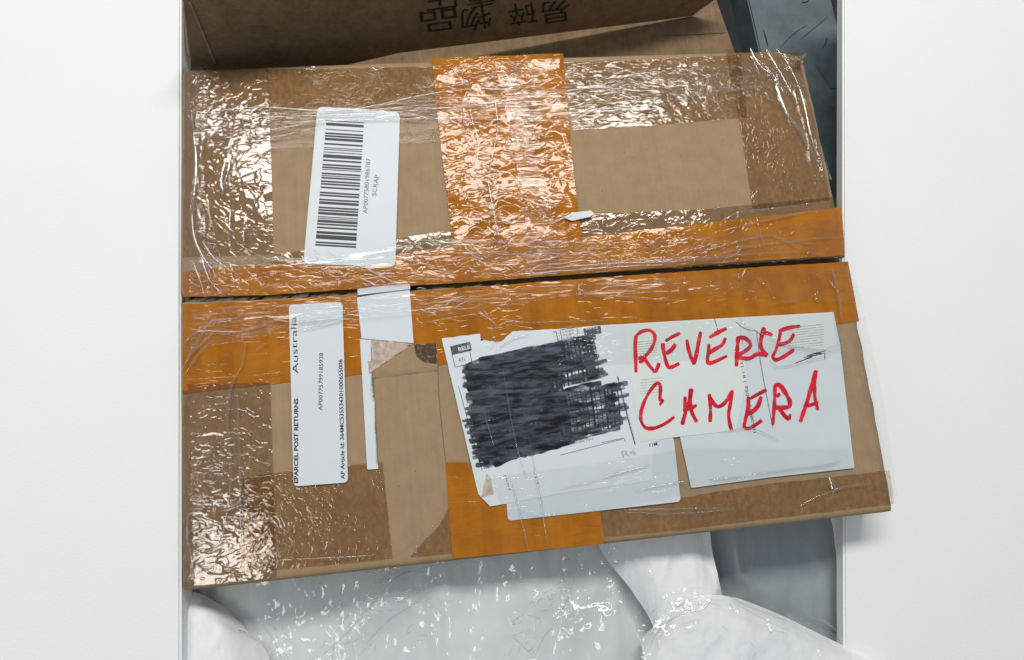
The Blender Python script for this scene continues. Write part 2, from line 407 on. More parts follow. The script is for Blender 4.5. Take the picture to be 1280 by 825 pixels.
# crushed layers of board at the top right corner
for k in range(5):
    a = k * .7; c = W(1001 + 4 * math.cos(a), 72 + 5 * math.sin(a), .001 + .001 * k); vs = []
    for j in range(7):
        for i in range(2):
            t = j / 6; vs.append(c + Vector((.009 * (t - .5) * math.cos(a) - .003 * i * math.sin(a) + .001 * random.uniform(-1, 1), .012 * (t - .5) * math.sin(a + .6) + .003 * i * math.cos(a), .002 * math.sin(t * 5 + k) + .0015 * i)))
    link('torn_ply', mesh('torn_ply', vs, [(2 * j, 2 * j + 1, 2 * j + 3, 2 * j + 2) for j in range(6)]), M['card_edge'], box)
# ragged fibres along the cut between the flaps
vs, fs = [], []
for k in range(260):
    x = random.uniform(-.24, .43) if k % 2 else random.uniform(-.24, -.05); y = seam_y(x) + random.choice((-1, -1, 1)) * .0035; d = random.uniform(-.6, .6); l = random.uniform(.002, .006) * (1.7 if x < -.12 else 1)
    b = Vector((x, y, surf(x, y) - .0006)); e = b + Vector((l * math.cos(d), (-1 if y > seam_y(x) else 1) * l * .35, random.uniform(-.001, .0012)))
    s = Vector((0, .0005, .0003)); i0 = len(vs); vs += [b - s, b + s, e + s * .3, e - s * .3]; fs.append((i0, i0 + 1, i0 + 2, i0 + 3))
link('torn_fibre', mesh('torn_fibre', vs, fs), M['card_edge'], box, kind='stuff')

# ---------------------------------------------------------------- tapes
def tape(top, bottom, mat, off, crinkle=0.0, label=None, **k): return strip('tape', top, bottom, M[mat], off, box, crinkle, label=label, **k)
def vtape(left, right, mat, off, crinkle=0.0, label=None, **k): return strip('tape', left, right, M[mat], off, box, crinkle, label=label, **k)
CL = 'clear packing tape'
tape([(333, 87), (440, 85), (546, 83)], [(340, 186), (440, 183), (549, 178)], 'tape_clear_dull', .0004, .00008, CL + ' along the back edge, left of the orange tape')
tape([(704, 78), (815, 74), (926, 68)], [(716, 163), (825, 156), (934, 147)], 'tape_clear', .0004, .00030, CL + ' along the back edge, right of the orange tape, full of glints')
vtape([(228.6, 85), (228.6, 200), (228.6, 322)], [(334, 79), (339, 200), (342, 318)], 'tape_clear_edge', .0008, .00012, CL + ' at the left end of the upper flap, heavily crinkled')
vtape([(906, 61), (925, 155), (941, 262)], [(997, 66), (1021, 160), (1038, 250)], 'tape_clear_calm', .0008, .00012, CL + ' at the right end of the upper flap')
tape([(342, 318), (470, 302), (562, 288), (725, 268), (870, 262), (1045, 246)], [(342, 336), (470, 326), (566, 310), (727, 298), (870, 288), (1048, 262)], 'tape_clear_edge', .0005, .0004, CL + ' over the lower edge of the bare board')
vtape([(228.6, 480), (228.6, 600), (228.6, 734)], [(338, 478), (342, 600), (346, 722)], 'tape_clear_edge', .0008, .00016, CL + ' at the left end of the lower flap, crinkled')
tape([(300, 597), (340, 591), (460, 579), (478, 577)], [(300, 718), (340, 713), (470, 701), (491, 698)], 'tape_clear_calm', .0011, .00008, CL + ' along the front edge on the left')
sheet('tape', [(563, 632), (566, 692), (512, 697), (530, 676), (548, 658)], M['tape_clear_calm'], .0008, box, label='torn triangle of clear tape')
tape([(750, 640), (850, 622), (950, 606), (1112, 588)], [(755, 672), (850, 663), (950, 650), (1118, 630)], 'tape_clear_calm', .0005, .00010, CL + ' along the front edge on the right')
OR = 'orange packing tape'
vtape([(540, 73), (547, 150), (557, 230), (570, 345)], [(704, 67), (711, 150), (718, 225), (733, 336)], 'tape_orange', .0013, .00120, 'crinkled orange packing tape across the upper flap', freq=24)
tape([(228.6, 340), (330, 331), (460, 322), (566, 309), (727, 297), (880, 279), (1052, 259)], [(228.6, 371), (330, 369), (460, 360), (566, 354), (733, 342), (880, 330), (1056, 319)], 'tape_orange', .0013, .00040, 'orange packing tape along the seam on the upper flap', freq=50, stretch=(.6, 1.4))
tape([(228.6, 380), (330, 376), (460, 368), (566, 361), (733, 348), (880, 338), (1060, 327)], [(228.6, 492), (330, 481), (460, 467), (560, 455), (733, 436), (880, 422), (1074, 402)], 'tape_orange_calm', .0006, .00030, 'orange packing tape along the seam on the lower flap', freq=28, stretch=(.6, 1.8))
vtape([(557, 578), (561, 640), (566, 698)], [(746, 578), (750, 640), (755, 680)], 'tape_orange_calm', .0010, .00010, 'orange packing tape running over the front edge', freq=30)

# ---------------------------------------------------------------- papers
lab = sheet('barcode_label', rounded([(397, 133), (500, 140), (494, 333), (379, 330)], 7), M['paper'], .0020, box, 6, 0, label='white sticker with a barcode and the word SCRAP')
# bars: rows that run across the label, stacked down it
random.seed(5); vs, fs = [], []; t = 0.0
TLb, TRb, BRb, BLb = Vector((408, 150)), Vector((455, 153)), Vector((445, 310)), Vector((394, 307))
pattern = ''.join(random.choice('1112223341') if k % 2 else random.choice('1122234511') for k in range(73))
for i, ch in enumerate(pattern):
    wd = int(ch) / sum(map(int, pattern))
    if i % 2 == 0:
        a = TLb.lerp(BLb, t); b = TRb.lerp(BRb, t); c = TRb.lerp(BRb, t + wd); d = TLb.lerp(BLb, t + wd); k = len(vs)
        for s in range(6):
            u = s / 5; vs += [P(*a.lerp(b, u), .0021), P(*d.lerp(c, u), .0021)]
        fs += [(k + 2 * s, k + 2 * s + 1, k + 2 * s + 3, k + 2 * s + 2) for s in range(5)]
    t += wd
link('barcode', mesh('barcode', vs, fs), M['print'], lab)
text('printed_text', 'AP00775801986787', (459, 267), (463, 198), 5.4, M['print_grey'], .0021, lab)
text('printed_text', 'SCRAP', (470, 245), (474, 219), 5.4, M['print_grey'], .0021, lab)
def wmap(px, py, off): return P(px, py, off)

tag = sheet('returns_label', rounded([(361, 381), (428, 377), (435, 603), (367, 608)], 6), M['paper'], .0020, box, 6, 0, label='white postage returns sticker with upward printing')
text('printed_text', 'Australia', (373, 467), (370, 395), 7.2, M['print'], .0021, tag)
text('printed_text', 'EPARCEL POST RETURNS', (372.6, 604), (372.6, 498), 5.2, M['print'], .0021, tag, .034)
text('printed_text', 'AP00775799185938', (403, 513), (404, 441), 5.0, M['print'], .0021, tag, .004)
text('printed_text', 'AP Article Id: 364MC53553430100065500 6'.replace('00 6', '006'), (431, 599), (428, 449), 5.0, M['print'], .0021, tag, .02)

strap = sheet('paper_strip', [(446, 372), (512, 360), (517, 429), (452, 423)], M['paper'], .0014, box, 9, .0003, label='white sticker strip crossing the seam')
sheet('paper_strip', [(447, 361), (470, 358), (512, 355), (513, 361), (447, 369)], M['paper'], .0030, box, 9, label='end of the white sticker strip above the seam')
sheet('paper_strip', rounded([(450, 424), (464, 425), (460, 470), (473, 586), (459, 587)], 2), M['paper'], .0013, box, 9, .0002, label='long thin tail of a torn white sticker')
sheet('torn_paper', [(462, 424), (500, 428), (516, 430), (496, 438), (475, 452), (461, 468), (459, 445)], M['paper_torn'], .0013, box, 6, .0002, edge=.8, label='pinkish paper fibres where a sticker was torn off')
sheet('torn_board', [(516, 430), (546, 430), (547, 464), (500, 469.5), (461, 474), (472, 453), (486, 443), (500, 436)], M['card'], .0013, box, 6, drop=lambda x: 474 - (x - 461) * .116, label='bare board where a sticker and the tape were pulled off')
strokes('tear_line', [([(547, 456), (549, 500), (553, 540), (557, 578)], .8)], M['card_dark'], .0004, box, taper=False, n=10)
sheet('torn_board', [(518, 431), (545, 430), (546, 455), (530, 453), (521, 446)], ink('torn_fibres', (.07, .045, .028), .9, 0, .9, 330), .0015, box, 6, edge=1.0, label='rough patch where the tape was torn off')
# papers under tape on the lower flap
pB = sheet('shipping_paper', rounded([(628, 566), (700, 556), (842, 546), (851, 627), (635, 651)], 5), M['paper_grey'], .0019, box, 6, 0, label='blank grey white paper below the scribbled one')
pC = sheet('shipping_paper', [(700, 412), (745, 407), (900, 398), (1042, 390), (1050, 430), (1058, 500), (1068, 585), (960, 597), (864, 610), (858, 582), (850, 546), (790, 552)], M['paper_grey'], .0020, box, 6, 0, label='white paper on the right under the word CAMERA')
pA = sheet('shipping_paper', [(552, 423), (600, 417), (602, 431), (608, 447), (614, 439), (622, 431), (641, 414), (700, 411), (745, 407), (800, 404), (822, 470), (842, 545), (818, 552), (813, 601), (700, 617), (632, 630), (612, 633), (614, 620), (598, 618), (572, 508)], M['paper'], .0022, box, 6, 0, edge=.35, label='torn white shipping paper with its print scribbled out in black')
pD = sheet('shipping_paper', [(780, 405), (922, 397), (934, 470), (920, 538), (848, 546), (800, 552), (790, 480)], M['paper_warm'], .0024, box, 6, 0, label='white paper under the red word REVERSE')
sheet('torn_paper', [(608, 592), (614, 598), (617, 618), (601, 622)], M['paper_torn'], .0023, box, 6, edge=.6, label='brownish torn scrap at the corner of the shipping paper')
sheet('shipping_paper', [(926, 398), (1040, 391), (1046, 430), (1030, 437), (960, 430), (940, 417)], M['paper_warm'], .0022, box, 6, 0, label='scrap of white paper above the last red letters')

strip('tape', [(612, 596), (740, 580), (860, 560), (1060, 560)], [(634, 652), (740, 640), (860, 618), (1070, 592)], M['tape_over'], .0030, box, .00015, freq=40, stretch=(.4, 1.5), label='clear packing tape over the lower edges of the papers')
strip('tape', [(690, 413), (760, 407), (880, 400), (1050, 391)], [(700, 462), (770, 456), (890, 448), (1056, 440)], M['tape_over'], .0031, box, .00012, freq=40, stretch=(.4, 1.5), label='clear packing tape over the upper edges of the papers')
# print on the scribbled paper
def rect(c, u, v):  # corner, two edge vectors
    c, u, v = Vector(c), Vector(u), Vector(v); return [tuple(c), tuple(c + u), tuple(c + u + v), tuple(c + v)]
sheet('printed_block', rect((562.5, 433), (25, -6), (2.5, 11)), M['print_grey'], .0023, pA, 8)
text('printed_text', 'RELE', (573.5, 439), (588, 435.5), 4.6, M['paper'], .0024, pA, .03)
strokes('printed_line', [([(565, 443), (569, 459)], .8), ([(569, 459), (590, 454)], .8), ([(590, 454), (587, 437)], .8)], M['print'], .0023, pA, taper=False, n=4, each=True)
text('printed_text', 'ATL', (573.5, 452.6), (582.5, 450.4), 4.2, M['print'], .0023, pA)
strokes('printed_line', [([(700, 412.5), (703, 427)], .7), ([(703, 427), (723, 422)], .7), ([(723, 422), (721, 409)], .7), ([(700, 412.5), (721, 409)], .7), ([(691, 415), (695, 414.4)], .8), ([(695, 414.4), (698, 428)], .8)], M['print'], .0023, pA, taper=False, n=4, each=True)
for k, s in enumerate(('x. 9-2pm', '10:2-4pm', 'x. 9-2pm')): text('printed_text', s, (703 + k * .7, 416.5 + k * 3.9), (717 + k * .7, 413.3 + k * 3.9), 2.2, M['print_grey'], .0023, pA)
sheet('printed_block', rect((729, 411), (21.5, -4), (1.6, 9.5)), M['print_grey'], .0023, pA, 8)
text('printed_text', 'APLJ', (732, 412.6), (747, 409.8), 3.2, M['paper'], .0024, pA, .02)
strokes('printed_line', [([(573, 482), (590, 545), (603, 588)], .8), ([(700, 569), (778, 549)], .7), ([(752, 553.5), (780, 547.5)], .8), ([(780, 547.5), (782, 553)], .8), ([(772, 470), (784, 520), (794, 556)], 1.4)], M['print_grey'], .0023, pA, taper=False, each=True)
text('printed_text', 'C. (9) AUG 01 11:40 N LINE 21 0640 N', (771, 472), (793, 555), 2.2, M['print_grey'], .00232, pA)
text('printed_text', 'Australia Post', (712, 556), (742, 549.5), 3.0, M['print_grey'], .0023, pA)
text('printed_text', 'R4', (778, 572), (796, 568), 8, M['print_faint'], .0023, pA, .02)
text('printed_text', 'S N N 4', (630, 594), (636, 613), 2.6, M['print'], .0023, pA)
text('printed_text', '- 1 1', (666, 590), (671, 605), 2.6, M['print'], .0023, pA)
text('printed_text', '11M', (812, 558.5), (822, 556.5), 4, M['print'], .0023, pB, .02)
# the black scribble: barcode lines, then many passes of a marker
def band(p, q, r, s, u, v):
    a = Vector(p).lerp(Vector(q), u); b = Vector(s).lerp(Vector(r), u); return a.lerp(b, v)
UP = ((583, 456), (744, 419), (752, 472), (590, 517)); LO = ((584, 517), (774, 476), (779, 532), (603, 583))
lst = []
for Q in (UP, LO):
    for k in range(34):
        u = .02 + .96 * k / 33 + random.uniform(-.006, .006)
        lst.append(([tuple(band(*Q, u, .02)), tuple(band(*Q, u + .004, .5)), tuple(band(*Q, u, .98))], random.choice((1.0, 1.5, 2.4))))
strokes('crossed_out_barcode', lst, M['print'], .0024, pA, taper=False, dz=0.0)
lst = []
for Q, n in ((UP, 17), (LO, 18)):
    for k in range(n):
        v = k / (n - 1); a0 = random.uniform(-.05, .03); a1 = random.uniform(.93, 1.06) if k % 4 else random.uniform(.6, .85)
        pts = [tuple(band(*Q, a0 + (a1 - a0) * t / 6, min(1.03, max(-.03, v + random.uniform(-.035, .035)))) ) for t in range(7)]
        lst.append((pts, random.uniform(4.2, 6.8)))
strokes('marker_scribble', lst, M['marker_black_thin'], .0025, pA, taper=False, dz=.000003, jitter=.3)
sheet('marker_wash', [(584, 458), (640, 446), (694, 433), (700, 462), (706, 490), (714, 520), (712, 556), (660, 570), (606, 583), (596, 556), (588, 518), (592, 490)], M['marker_wash'], .00250, pA, 6, edge=1.6)
lst = []
for Q, um in ((UP, .70), (LO, .66)):
    for k in range(10):
        v = k / 9; a0 = random.uniform(-.03, .10); a1 = um + random.uniform(-.10, .06)
        if random.random() < .22: a1 += .25
        pts = [tuple(band(*Q, a0 + (a1 - a0) * t / 5, min(1.04, max(-.04, v + random.uniform(-.05, .05))))) for t in range(6)]
        lst.append((pts, random.uniform(5, 8.5)))
strokes('marker_scribble', lst, M['marker_black'], .0026, pA, taper=False, dz=.000003, jitter=.3)
for Q in (UP, LO):
    lst = []
    for k in range(9):
        v = (k + .5) / 9; u0 = random.uniform(-.05, .02); lst.append(([tuple(band(*Q, u0, v)), tuple(band(*Q, u0 + .05, v + .02)), tuple(band(*Q, u0 + .10, v - .01))], random.uniform(5, 8)))
        u1 = random.uniform(.93, .99); lst.append(([tuple(band(*Q, u1 - .06, v)), tuple(band(*Q, u1 + .02, v - .01))], random.uniform(4, 7)))
    strokes('marker_scribble', lst, M['marker_black'], .0027, pA, taper=False, dz=.000002, jitter=.5, each=True)
sheet('marker_scribble', [(639, 441), (645, 437), (652, 442), (664, 440), (652, 447), (636, 449)], M['marker_black'], .0024, pA, 6, edge=.6)

# print on the right papers
text('printed_text', '(07) 3/0/10/01', (917, 399), (926, 430), 3.6, M['print_grey'], .0022, pC)
text('printed_text', '31-18 ( 7505201080901', (925, 452), (942, 541), 3.4, M['print_grey'], .0026, pC)
strokes('printed_line', [([(893, 398), (896, 408), (898, 416)], .9), ([(919, 402), (932, 411), (945, 414), (953, 421)], .6), ([(946, 416), (952, 460), (966, 534)], .7)], M['print_grey'], .0026, pC, taper=False, each=True)
strokes('printed_line', [([(993 + 6 * k, 455 - 3.2 * k + random.uniform(-1, 1)), (1004 + 6 * k, 450 - 2.0 * k)], random.uniform(.8, 2.0)) for k in range(5)] + [([(1008, 445), (1033, 438)], 1.5), ([(1031, 440), (1031, 450)], 1.0), ([(1004, 447), (1030, 442)], 1.0)], M['print_grey'], .0022, pC, n=6, each=True)
strokes('faint_line', [([(795 + 0 * k, 428 + 3 * k), (822, 425 + 3 * k)], 1.0) for k in range(7)] + [([(800, 475 + 3.5 * k), (828, 472 + 3.5 * k)], 1.0) for k in range(6)] + [([(985, 410 + 3.2 * k), (1030, 405 + 3.2 * k)], 1.0) for k in range(9)], M['print_faint'], .0025, pD, taper=False, n=8, each=True)

# red marker words, from strokes
def z3(pts): return [(780 + x / 4.127, 360 + y / 4.127) for x, y in pts]
words = {
 'R': [[(62, 250), (58, 300), (60, 370), (62, 436)], [(54, 258), (85, 228), (125, 217), (152, 232), (160, 262), (148, 300), (125, 335), (95, 362), (72, 362)], [(82, 352), (98, 366), (92, 382), (76, 380)], [(98, 352), (125, 392), (158, 430), (170, 418), (182, 386)]],
 'E': [[(214, 274), (250, 252), (290, 232)], [(200, 284), (206, 335), (222, 395), (240, 410), (286, 388)], [(216, 338), (246, 318), (266, 288)]],
 'V': [[(324, 266), (334, 320), (352, 372), (362, 390), (372, 350), (384, 285), (396, 224)]],
 'E2': [[(440, 256), (480, 232), (530, 208)], [(438, 288), (436, 330), (430, 372), (440, 388), (480, 375), (532, 350)], [(438, 336), (470, 315), (508, 292), (524, 256)]],
 'R2': [[(590, 252), (584, 320), (580, 405)], [(584, 258), (620, 256), (648, 278), (652, 300), (625, 325), (582, 350)], [(572, 354), (610, 362), (650, 362), (690, 340), (740, 348)]],
 'S': [[(724, 202), (710, 250), (706, 300), (722, 330), (742, 348)], [(715, 236), (740, 232), (766, 244)]],
 'E3': [[(798, 222), (850, 205), (910, 196)], [(808, 226), (796, 280), (782, 325), (768, 352), (785, 370), (830, 350), (878, 316)], [(790, 292), (830, 285), (860, 268), (876, 234)]],
 'C': [[(184, 604), (200, 580), (186, 574), (188, 510), (176, 490), (150, 510), (112, 570), (88, 640), (90, 690), (115, 722), (160, 722), (215, 698), (260, 664)]],
 'A': [[(300, 706), (318, 640), (336, 580), (350, 518)], [(346, 520), (342, 580), (350, 640), (376, 692)], [(316, 560), (312, 640)], [(304, 632), (340, 622), (376, 604)]],
 'M': [[(440, 546), (446, 620), (444, 692)], [(444, 562), (472, 606), (500, 608), (530, 580), (560, 528)], [(560, 526), (550, 590), (540, 650), (546, 700), (556, 734)]],
 'E4': [[(652, 570), (690, 548), (736, 524)], [(642, 560), (640, 620), (624, 690), (622, 716), (650, 722), (712, 682)], [(640, 652), (672, 630), (692, 606), (708, 560)]],
 'R3': [[(780, 494), (776, 600), (768, 706)], [(782, 500), (806, 502), (836, 545), (856, 585), (850, 612), (815, 616), (778, 616)], [(786, 560), (806, 545)], [(800, 618), (826, 655), (850, 675), (858, 650)]],
 'A2': [[(992, 424), (975, 480), (950, 570), (930, 630), (910, 690)], [(990, 426), (984, 500), (986, 570), (1002, 630)], [(926, 608), (960, 604), (1002, 588)]]}
for k, st in words.items():
    strokes('red_letter', [(z3(p), random.uniform(4.3, 5.3)) for p in st], M['marker_red'], .00255, box, taper=False, jitter=.35, dz=.00001, label='red marker letter ' + k[0])

# ---------------------------------------------------------------- stretch film over the box
wrap = bpy.data.objects.new('stretch_wrap', None); COL.objects.link(wrap); wrap.parent = box
def fband(top, bottom, off=.0046, cr_=.0006, freq=70, st=(.12, 1.6), mat='film'): return strip('film_band', top, bottom, M[mat], off, wrap, cr_, step=3.0, freq=freq, stretch=st, curve=cr)
fband([(229, 130), (380, 136), (540, 122), (700, 108), (860, 84), (990, 76)], [(229, 196), (380, 158), (540, 150), (700, 146), (860, 132), (1012, 112)])
fband([(229, 318), (400, 322), (560, 300), (730, 300), (900, 292), (1048, 270)], [(229, 372), (400, 362), (560, 351), (730, 340), (900, 327), (1056, 318)])
fband([(229, 386), (400, 376), (560, 365), (730, 354), (900, 342), (1060, 332)], [(229, 440), (400, 408), (560, 392), (730, 372), (900, 368), (1080, 380)])
fband([(618, 76), (640, 180), (650, 260), (660, 345)], [(690, 72), (668, 180), (690, 260), (700, 342)], .0052, .0005, 60, (1.6, .3))
fband([(229, 96), (229, 220), (231, 368)], [(262, 90), (256, 220), (285, 366)], .0050, .0012, 55, (1.6, .3))
fband([(950, 66), (975, 130), (1020, 225)], [(1002, 70), (1012, 130), (1040, 225)], .0050, .0010, 55, (1.6, .3))
fband([(229, 560), (229, 640), (229, 728)], [(285, 540), (275, 640), (262, 722)], .0050, .0010, 55, (1.6, .3))
fband([(1060, 396), (1082, 500), (1102, 620)], [(1082, 396), (1104, 500), (1122, 620)], .0050, .0010, 55, (1.6, .3))
# folds: fine raised creases that catch the lamps
F1 = []
def fold(pts, wd=1.4): F1.append((pts, wd))
random.seed(21)
for pts, wd in [
 ([(229, 142), (330, 134), (430, 138), (545, 116), (640, 108)], 1.6), ([(229, 150), (340, 146), (480, 141), (600, 130), (720, 112), (850, 84)], 1.5),
 ([(300, 160), (400, 152), (540, 148), (640, 150), (760, 150)], 1.2), ([(232, 170), (330, 163), (400, 150)], 1.3), ([(280, 178), (340, 172), (400, 158)], 1.1),
 ([(700, 138), (800, 132), (905, 112), (960, 108)], 1.8), ([(720, 104), (800, 92), (900, 84), (960, 86)], 1.2), ([(860, 100), (960, 94), (985, 92)], 1.0),
 ([(236, 115), (245, 200), (240, 280), (252, 318), (268, 340)], 2.6), ([(246, 95), (258, 118), (262, 122), (300, 134)], 1.6), ([(282, 200), (276, 225), (280, 245)], 3.2), ([(284, 180), (286, 210), (276, 240)], 2.2),
 ([(288, 262), (286, 300), (289, 312)], 2.0), ([(308, 265), (304, 290), (306, 312)], 2.0), ([(252, 300), (270, 325), (300, 345)], 1.5), ([(290, 300), (330, 322), (366, 326), (400, 332)], 1.4),
 ([(240, 325), (250, 350), (256, 372)], 1.4), ([(250, 318), (262, 350), (280, 370)], 1.4), ([(300, 335), (320, 326), (345, 322), (380, 325)], 1.3),
 ([(356, 313), (372, 326), (378, 330)], 1.0), ([(385, 312), (392, 330), (396, 346)], .9), ([(392, 310), (400, 330), (408, 352)], .9), ([(408, 312), (430, 328), (450, 333), (480, 328)], .9),
 ([(450, 330), (470, 342), (500, 356)], 1.2), ([(480, 312), (520, 302), (556, 300), (600, 296)], 1.5), ([(500, 318), (530, 330), (560, 336)], 1.3),
 ([(575, 300), (590, 318), (604, 325)], 1.6), ([(588, 303), (600, 316), (612, 325)], 1.4), ([(610, 226), (616, 260), (622, 290), (632, 335)], 1.8), ([(600, 276), (640, 278), (660, 276)], 1.5),
 ([(640, 110), (636, 98), (624, 84)], 1.3), ([(602, 110), (625, 112), (650, 108)], 2.6), ([(560, 108), (580, 104), (578, 92)], 1.8), ([(585, 90), (588, 140), (598, 180), (592, 220)], 1.2), ([(618, 82), (618, 120), (622, 160), (612, 210)], 1.2), ([(666, 80), (668, 110)], 1.0),
 ([(700, 160), (712, 200)], .8), ([(668, 262), (690, 275), (700, 274), (716, 270)], 1.4), ([(560, 316), (640, 318), (720, 316)], 1.1),
 ([(660, 338), (760, 330), (860, 326), (930, 318)], 2.4), ([(640, 344), (740, 336), (840, 330)], 1.8), ([(800, 328), (900, 320), (1000, 314)], 1.4), ([(866, 318), (930, 300), (972, 292)], 1.4), ([(905, 288), (945, 278), (1020, 262)], 1.5), ([(890, 320), (940, 308), (1000, 300), (1050, 296)], 1.1),
 ([(946, 272), (950, 290), (957, 312)], 1.0), ([(960, 292), (980, 300), (1000, 310)], 1.3), ([(902, 276), (930, 264), (1000, 258)], 1.0),
 ([(938, 60), (950, 82), (968, 96), (972, 110), (984, 142), (998, 160), (1012, 184), (1020, 200)], 2.4), ([(958, 62), (975, 90), (985, 108), (998, 132)], 1.8), ([(970, 60), (985, 80), (1000, 110)], 1.3), ([(940, 70), (958, 84), (968, 98)], 1.6), ([(984, 106), (1000, 112), (1014, 170), (1022, 196)], 1.2), ([(972, 118), (980, 132), (968, 126), (952, 120)], 1.0),
 ([(229, 430), (250, 414), (300, 414), (345, 400), (362, 404)], 2.0), ([(229, 460), (245, 430), (262, 404), (290, 398)], 2.2), ([(236, 445), (262, 420), (272, 412)], 1.4), ([(248, 392), (280, 402), (310, 392), (360, 390)], 1.4), ([(230, 470), (250, 440), (268, 424)], 1.2),
 ([(307, 426), (304, 450), (300, 462)], 1.3), ([(300, 462), (290, 480), (284, 520), (288, 600), (280, 660), (264, 720)], 2.0), ([(296, 484), (298, 540), (300, 600), (302, 720)], 1.6), ([(318, 440), (330, 430), (336, 430)], 1.0), ([(310, 470), (330, 468), (362, 464)], .8), ([(228, 475), (300, 470)], .9),
 ([(229, 650), (250, 632), (278, 606)], 1.2), ([(240, 645), (270, 625), (294, 626)], 1.2), ([(236, 640), (234, 670), (240, 700), (238, 730)], 1.6), ([(276, 640), (300, 632), (308, 630), (300, 642)], 1.8), ([(262, 690), (280, 676), (296, 682)], 1.1), ([(303, 600), (300, 640), (302, 670)], 1.2), ([(230, 606), (300, 598), (365, 592)], .8),
 ([(372, 414), (420, 402), (440, 390), (452, 388)], 1.4), ([(362, 404), (400, 400), (430, 396)], 1.6), ([(520, 396), (530, 410)], 1.0), ([(524, 384), (534, 392)], 1.0), ([(552, 388), (566, 374), (580, 370)], 1.4), ([(566, 386), (580, 378), (590, 370)], 1.2), ([(600, 392), (614, 400), (622, 410)], 1.1), ([(620, 410), (636, 402), (660, 404)], 1.3), ([(612, 396), (616, 420), (622, 428)], 1.3), ([(620, 438), (640, 424), (662, 418)], 1.0), ([(540, 400), (552, 410)], 1.0), ([(518, 406), (560, 398), (600, 392)], .8), ([(640, 404), (700, 402), (760, 400)], .8), ([(722, 372), (728, 362), (732, 374)], 1.4), ([(720, 368), (726, 356), (729, 352)], 1.0), ([(740, 368), (800, 372), (860, 376)], 1.0),
 ([(945, 345), (955, 356), (950, 346)], .9), ([(960, 354), (968, 374)], .9), ([(922, 342), (926, 348), (932, 336)], 1.6), ([(1040, 335), (1048, 370), (1052, 400)], 1.8), ([(1046, 400), (1056, 440), (1062, 480)], 1.4), ([(975, 376), (1000, 375)], .9), ([(960, 380), (1000, 376)], .8),
 ([(629, 462), (640, 530), (652, 580), (660, 600)], .9), ([(604, 510), (618, 560)], .8), ([(664, 562), (678, 640), (685, 684)], 1.3), ([(636, 590), (652, 650), (660, 686)], 1.2), ([(648, 640), (680, 645), (700, 642)], .9),
 ([(750, 598), (780, 590), (812, 582)], 1.6), ([(700, 610), (750, 600)], .9), ([(793, 614), (830, 606), (870, 600)], 1.3), ([(886, 600), (910, 598), (932, 596)], 1.8), ([(930, 595), (980, 588), (1030, 582), (1052, 576)], 1.6), ([(780, 638), (840, 636), (915, 635)], 1.2), ([(780, 641), (860, 641), (918, 636)], 1.0), ([(852, 602), (862, 608)], 1.3), ([(1000, 632), (1024, 620), (1052, 610)], 1.4), ([(1036, 590), (1042, 612), (1038, 624)], 2.6), ([(1042, 612), (1060, 608), (1090, 604)], 1.8),
 ([(962, 452), (980, 458), (1040, 444)], .9), ([(930, 405), (980, 430), (1040, 440)], 1.0), ([(900, 540), (940, 536), (975, 552)], 1.0),
 ([(486, 698), (510, 680), (546, 655)], .8), ([(520, 676), (521, 690)], 1.2), ([(345, 700), (400, 698), (470, 694)], 1.3)]:
    fold(pts, wd)
# short stray creases gathered where the film is crumpled
for (x0, y0, x1, y1, n, ang, ln) in [(235, 130, 340, 190, 30, -.1, 22), (560, 80, 690, 170, 46, -.1, 20), (236, 325, 330, 370, 22, 1.0, 18), (570, 290, 690, 345, 26, .4, 18), (930, 70, 1010, 130, 16, .9, 18), (240, 390, 330, 440, 12, -.5, 18), (240, 640, 300, 720, 18, -.5, 16), (720, 80, 930, 150, 36, -.15, 16), (700, 300, 1040, 325, 30, -.12, 26), (570, 170, 700, 250, 16, 1.3, 18), (400, 335, 560, 362, 16, .2, 24), (530, 365, 660, 410, 12, .7, 14), (930, 340, 1060, 380, 8, 1.0, 14), (340, 84, 540, 92, 9, 0, 10), (730, 72, 930, 80, 9, 0, 10)]:
    for k in range(n * 3 // 5):
        x, y = random.uniform(x0, x1), random.uniform(y0, y1); a = ang + random.uniform(-.5, .5); l = random.uniform(.35, 1.1) * ln; b = random.uniform(-3, 3)
        fold([(x - math.cos(a) * l / 2, y - math.sin(a) * l / 2), (x + b, y + b), (x + math.cos(a) * l / 2, y + math.sin(a) * l / 2)], random.uniform(.7, 1.6))
vs, fs = [], []
for i, (pts, wd) in enumerate(F1): ribbon(pts, wd * 1.9, .0047, vs, fs, arch=.00022 + .00034 * wd)
link('film_fold', up(mesh('film_fold', vs, fs)), M['film_fold'], wrap, True, 'stuff')
# a small loose white sliver stuck under the film
sheet('paper_sliver', [(704, 272), (715, 266), (739, 263), (742, 267), (738, 271), (715, 276)], M['paper'], .0042, box, 6, .0006, label='small white paper sliver near the orange tape')

# ================================================================ second box behind
ob = thing('cardboard_box', 'brown cardboard box, darkened for shade, behind the taped parcel, printed upside down in black', 'box')
A0, B0 = Vector((-.244, .4545)), Vector((.40, .549)); du = (B0 - A0).normalized()
def wallpt(s, z, o=0.0):
    p = A0 + du * s; n = Vector((du.y, -du.x)); return Vector((p.x + n.x * o, p.y + n.y * o, z))
def panel(name, outline, mat, parent, th=.005, label=None, o=0.0):
    n = len(outline); vs = [wallpt(s, z, o) for s, z in outline] + [wallpt(s, z, o - th) for s, z in outline]
    fs = [tuple(range(n)), tuple(range(2 * n - 1, n - 1, -1))] + [((i + 1) % n, i, i + n, (i + 1) % n + n) for i in range(n)]
    me = mesh(name, vs, fs); return link(name, me, mat, parent, label=label)
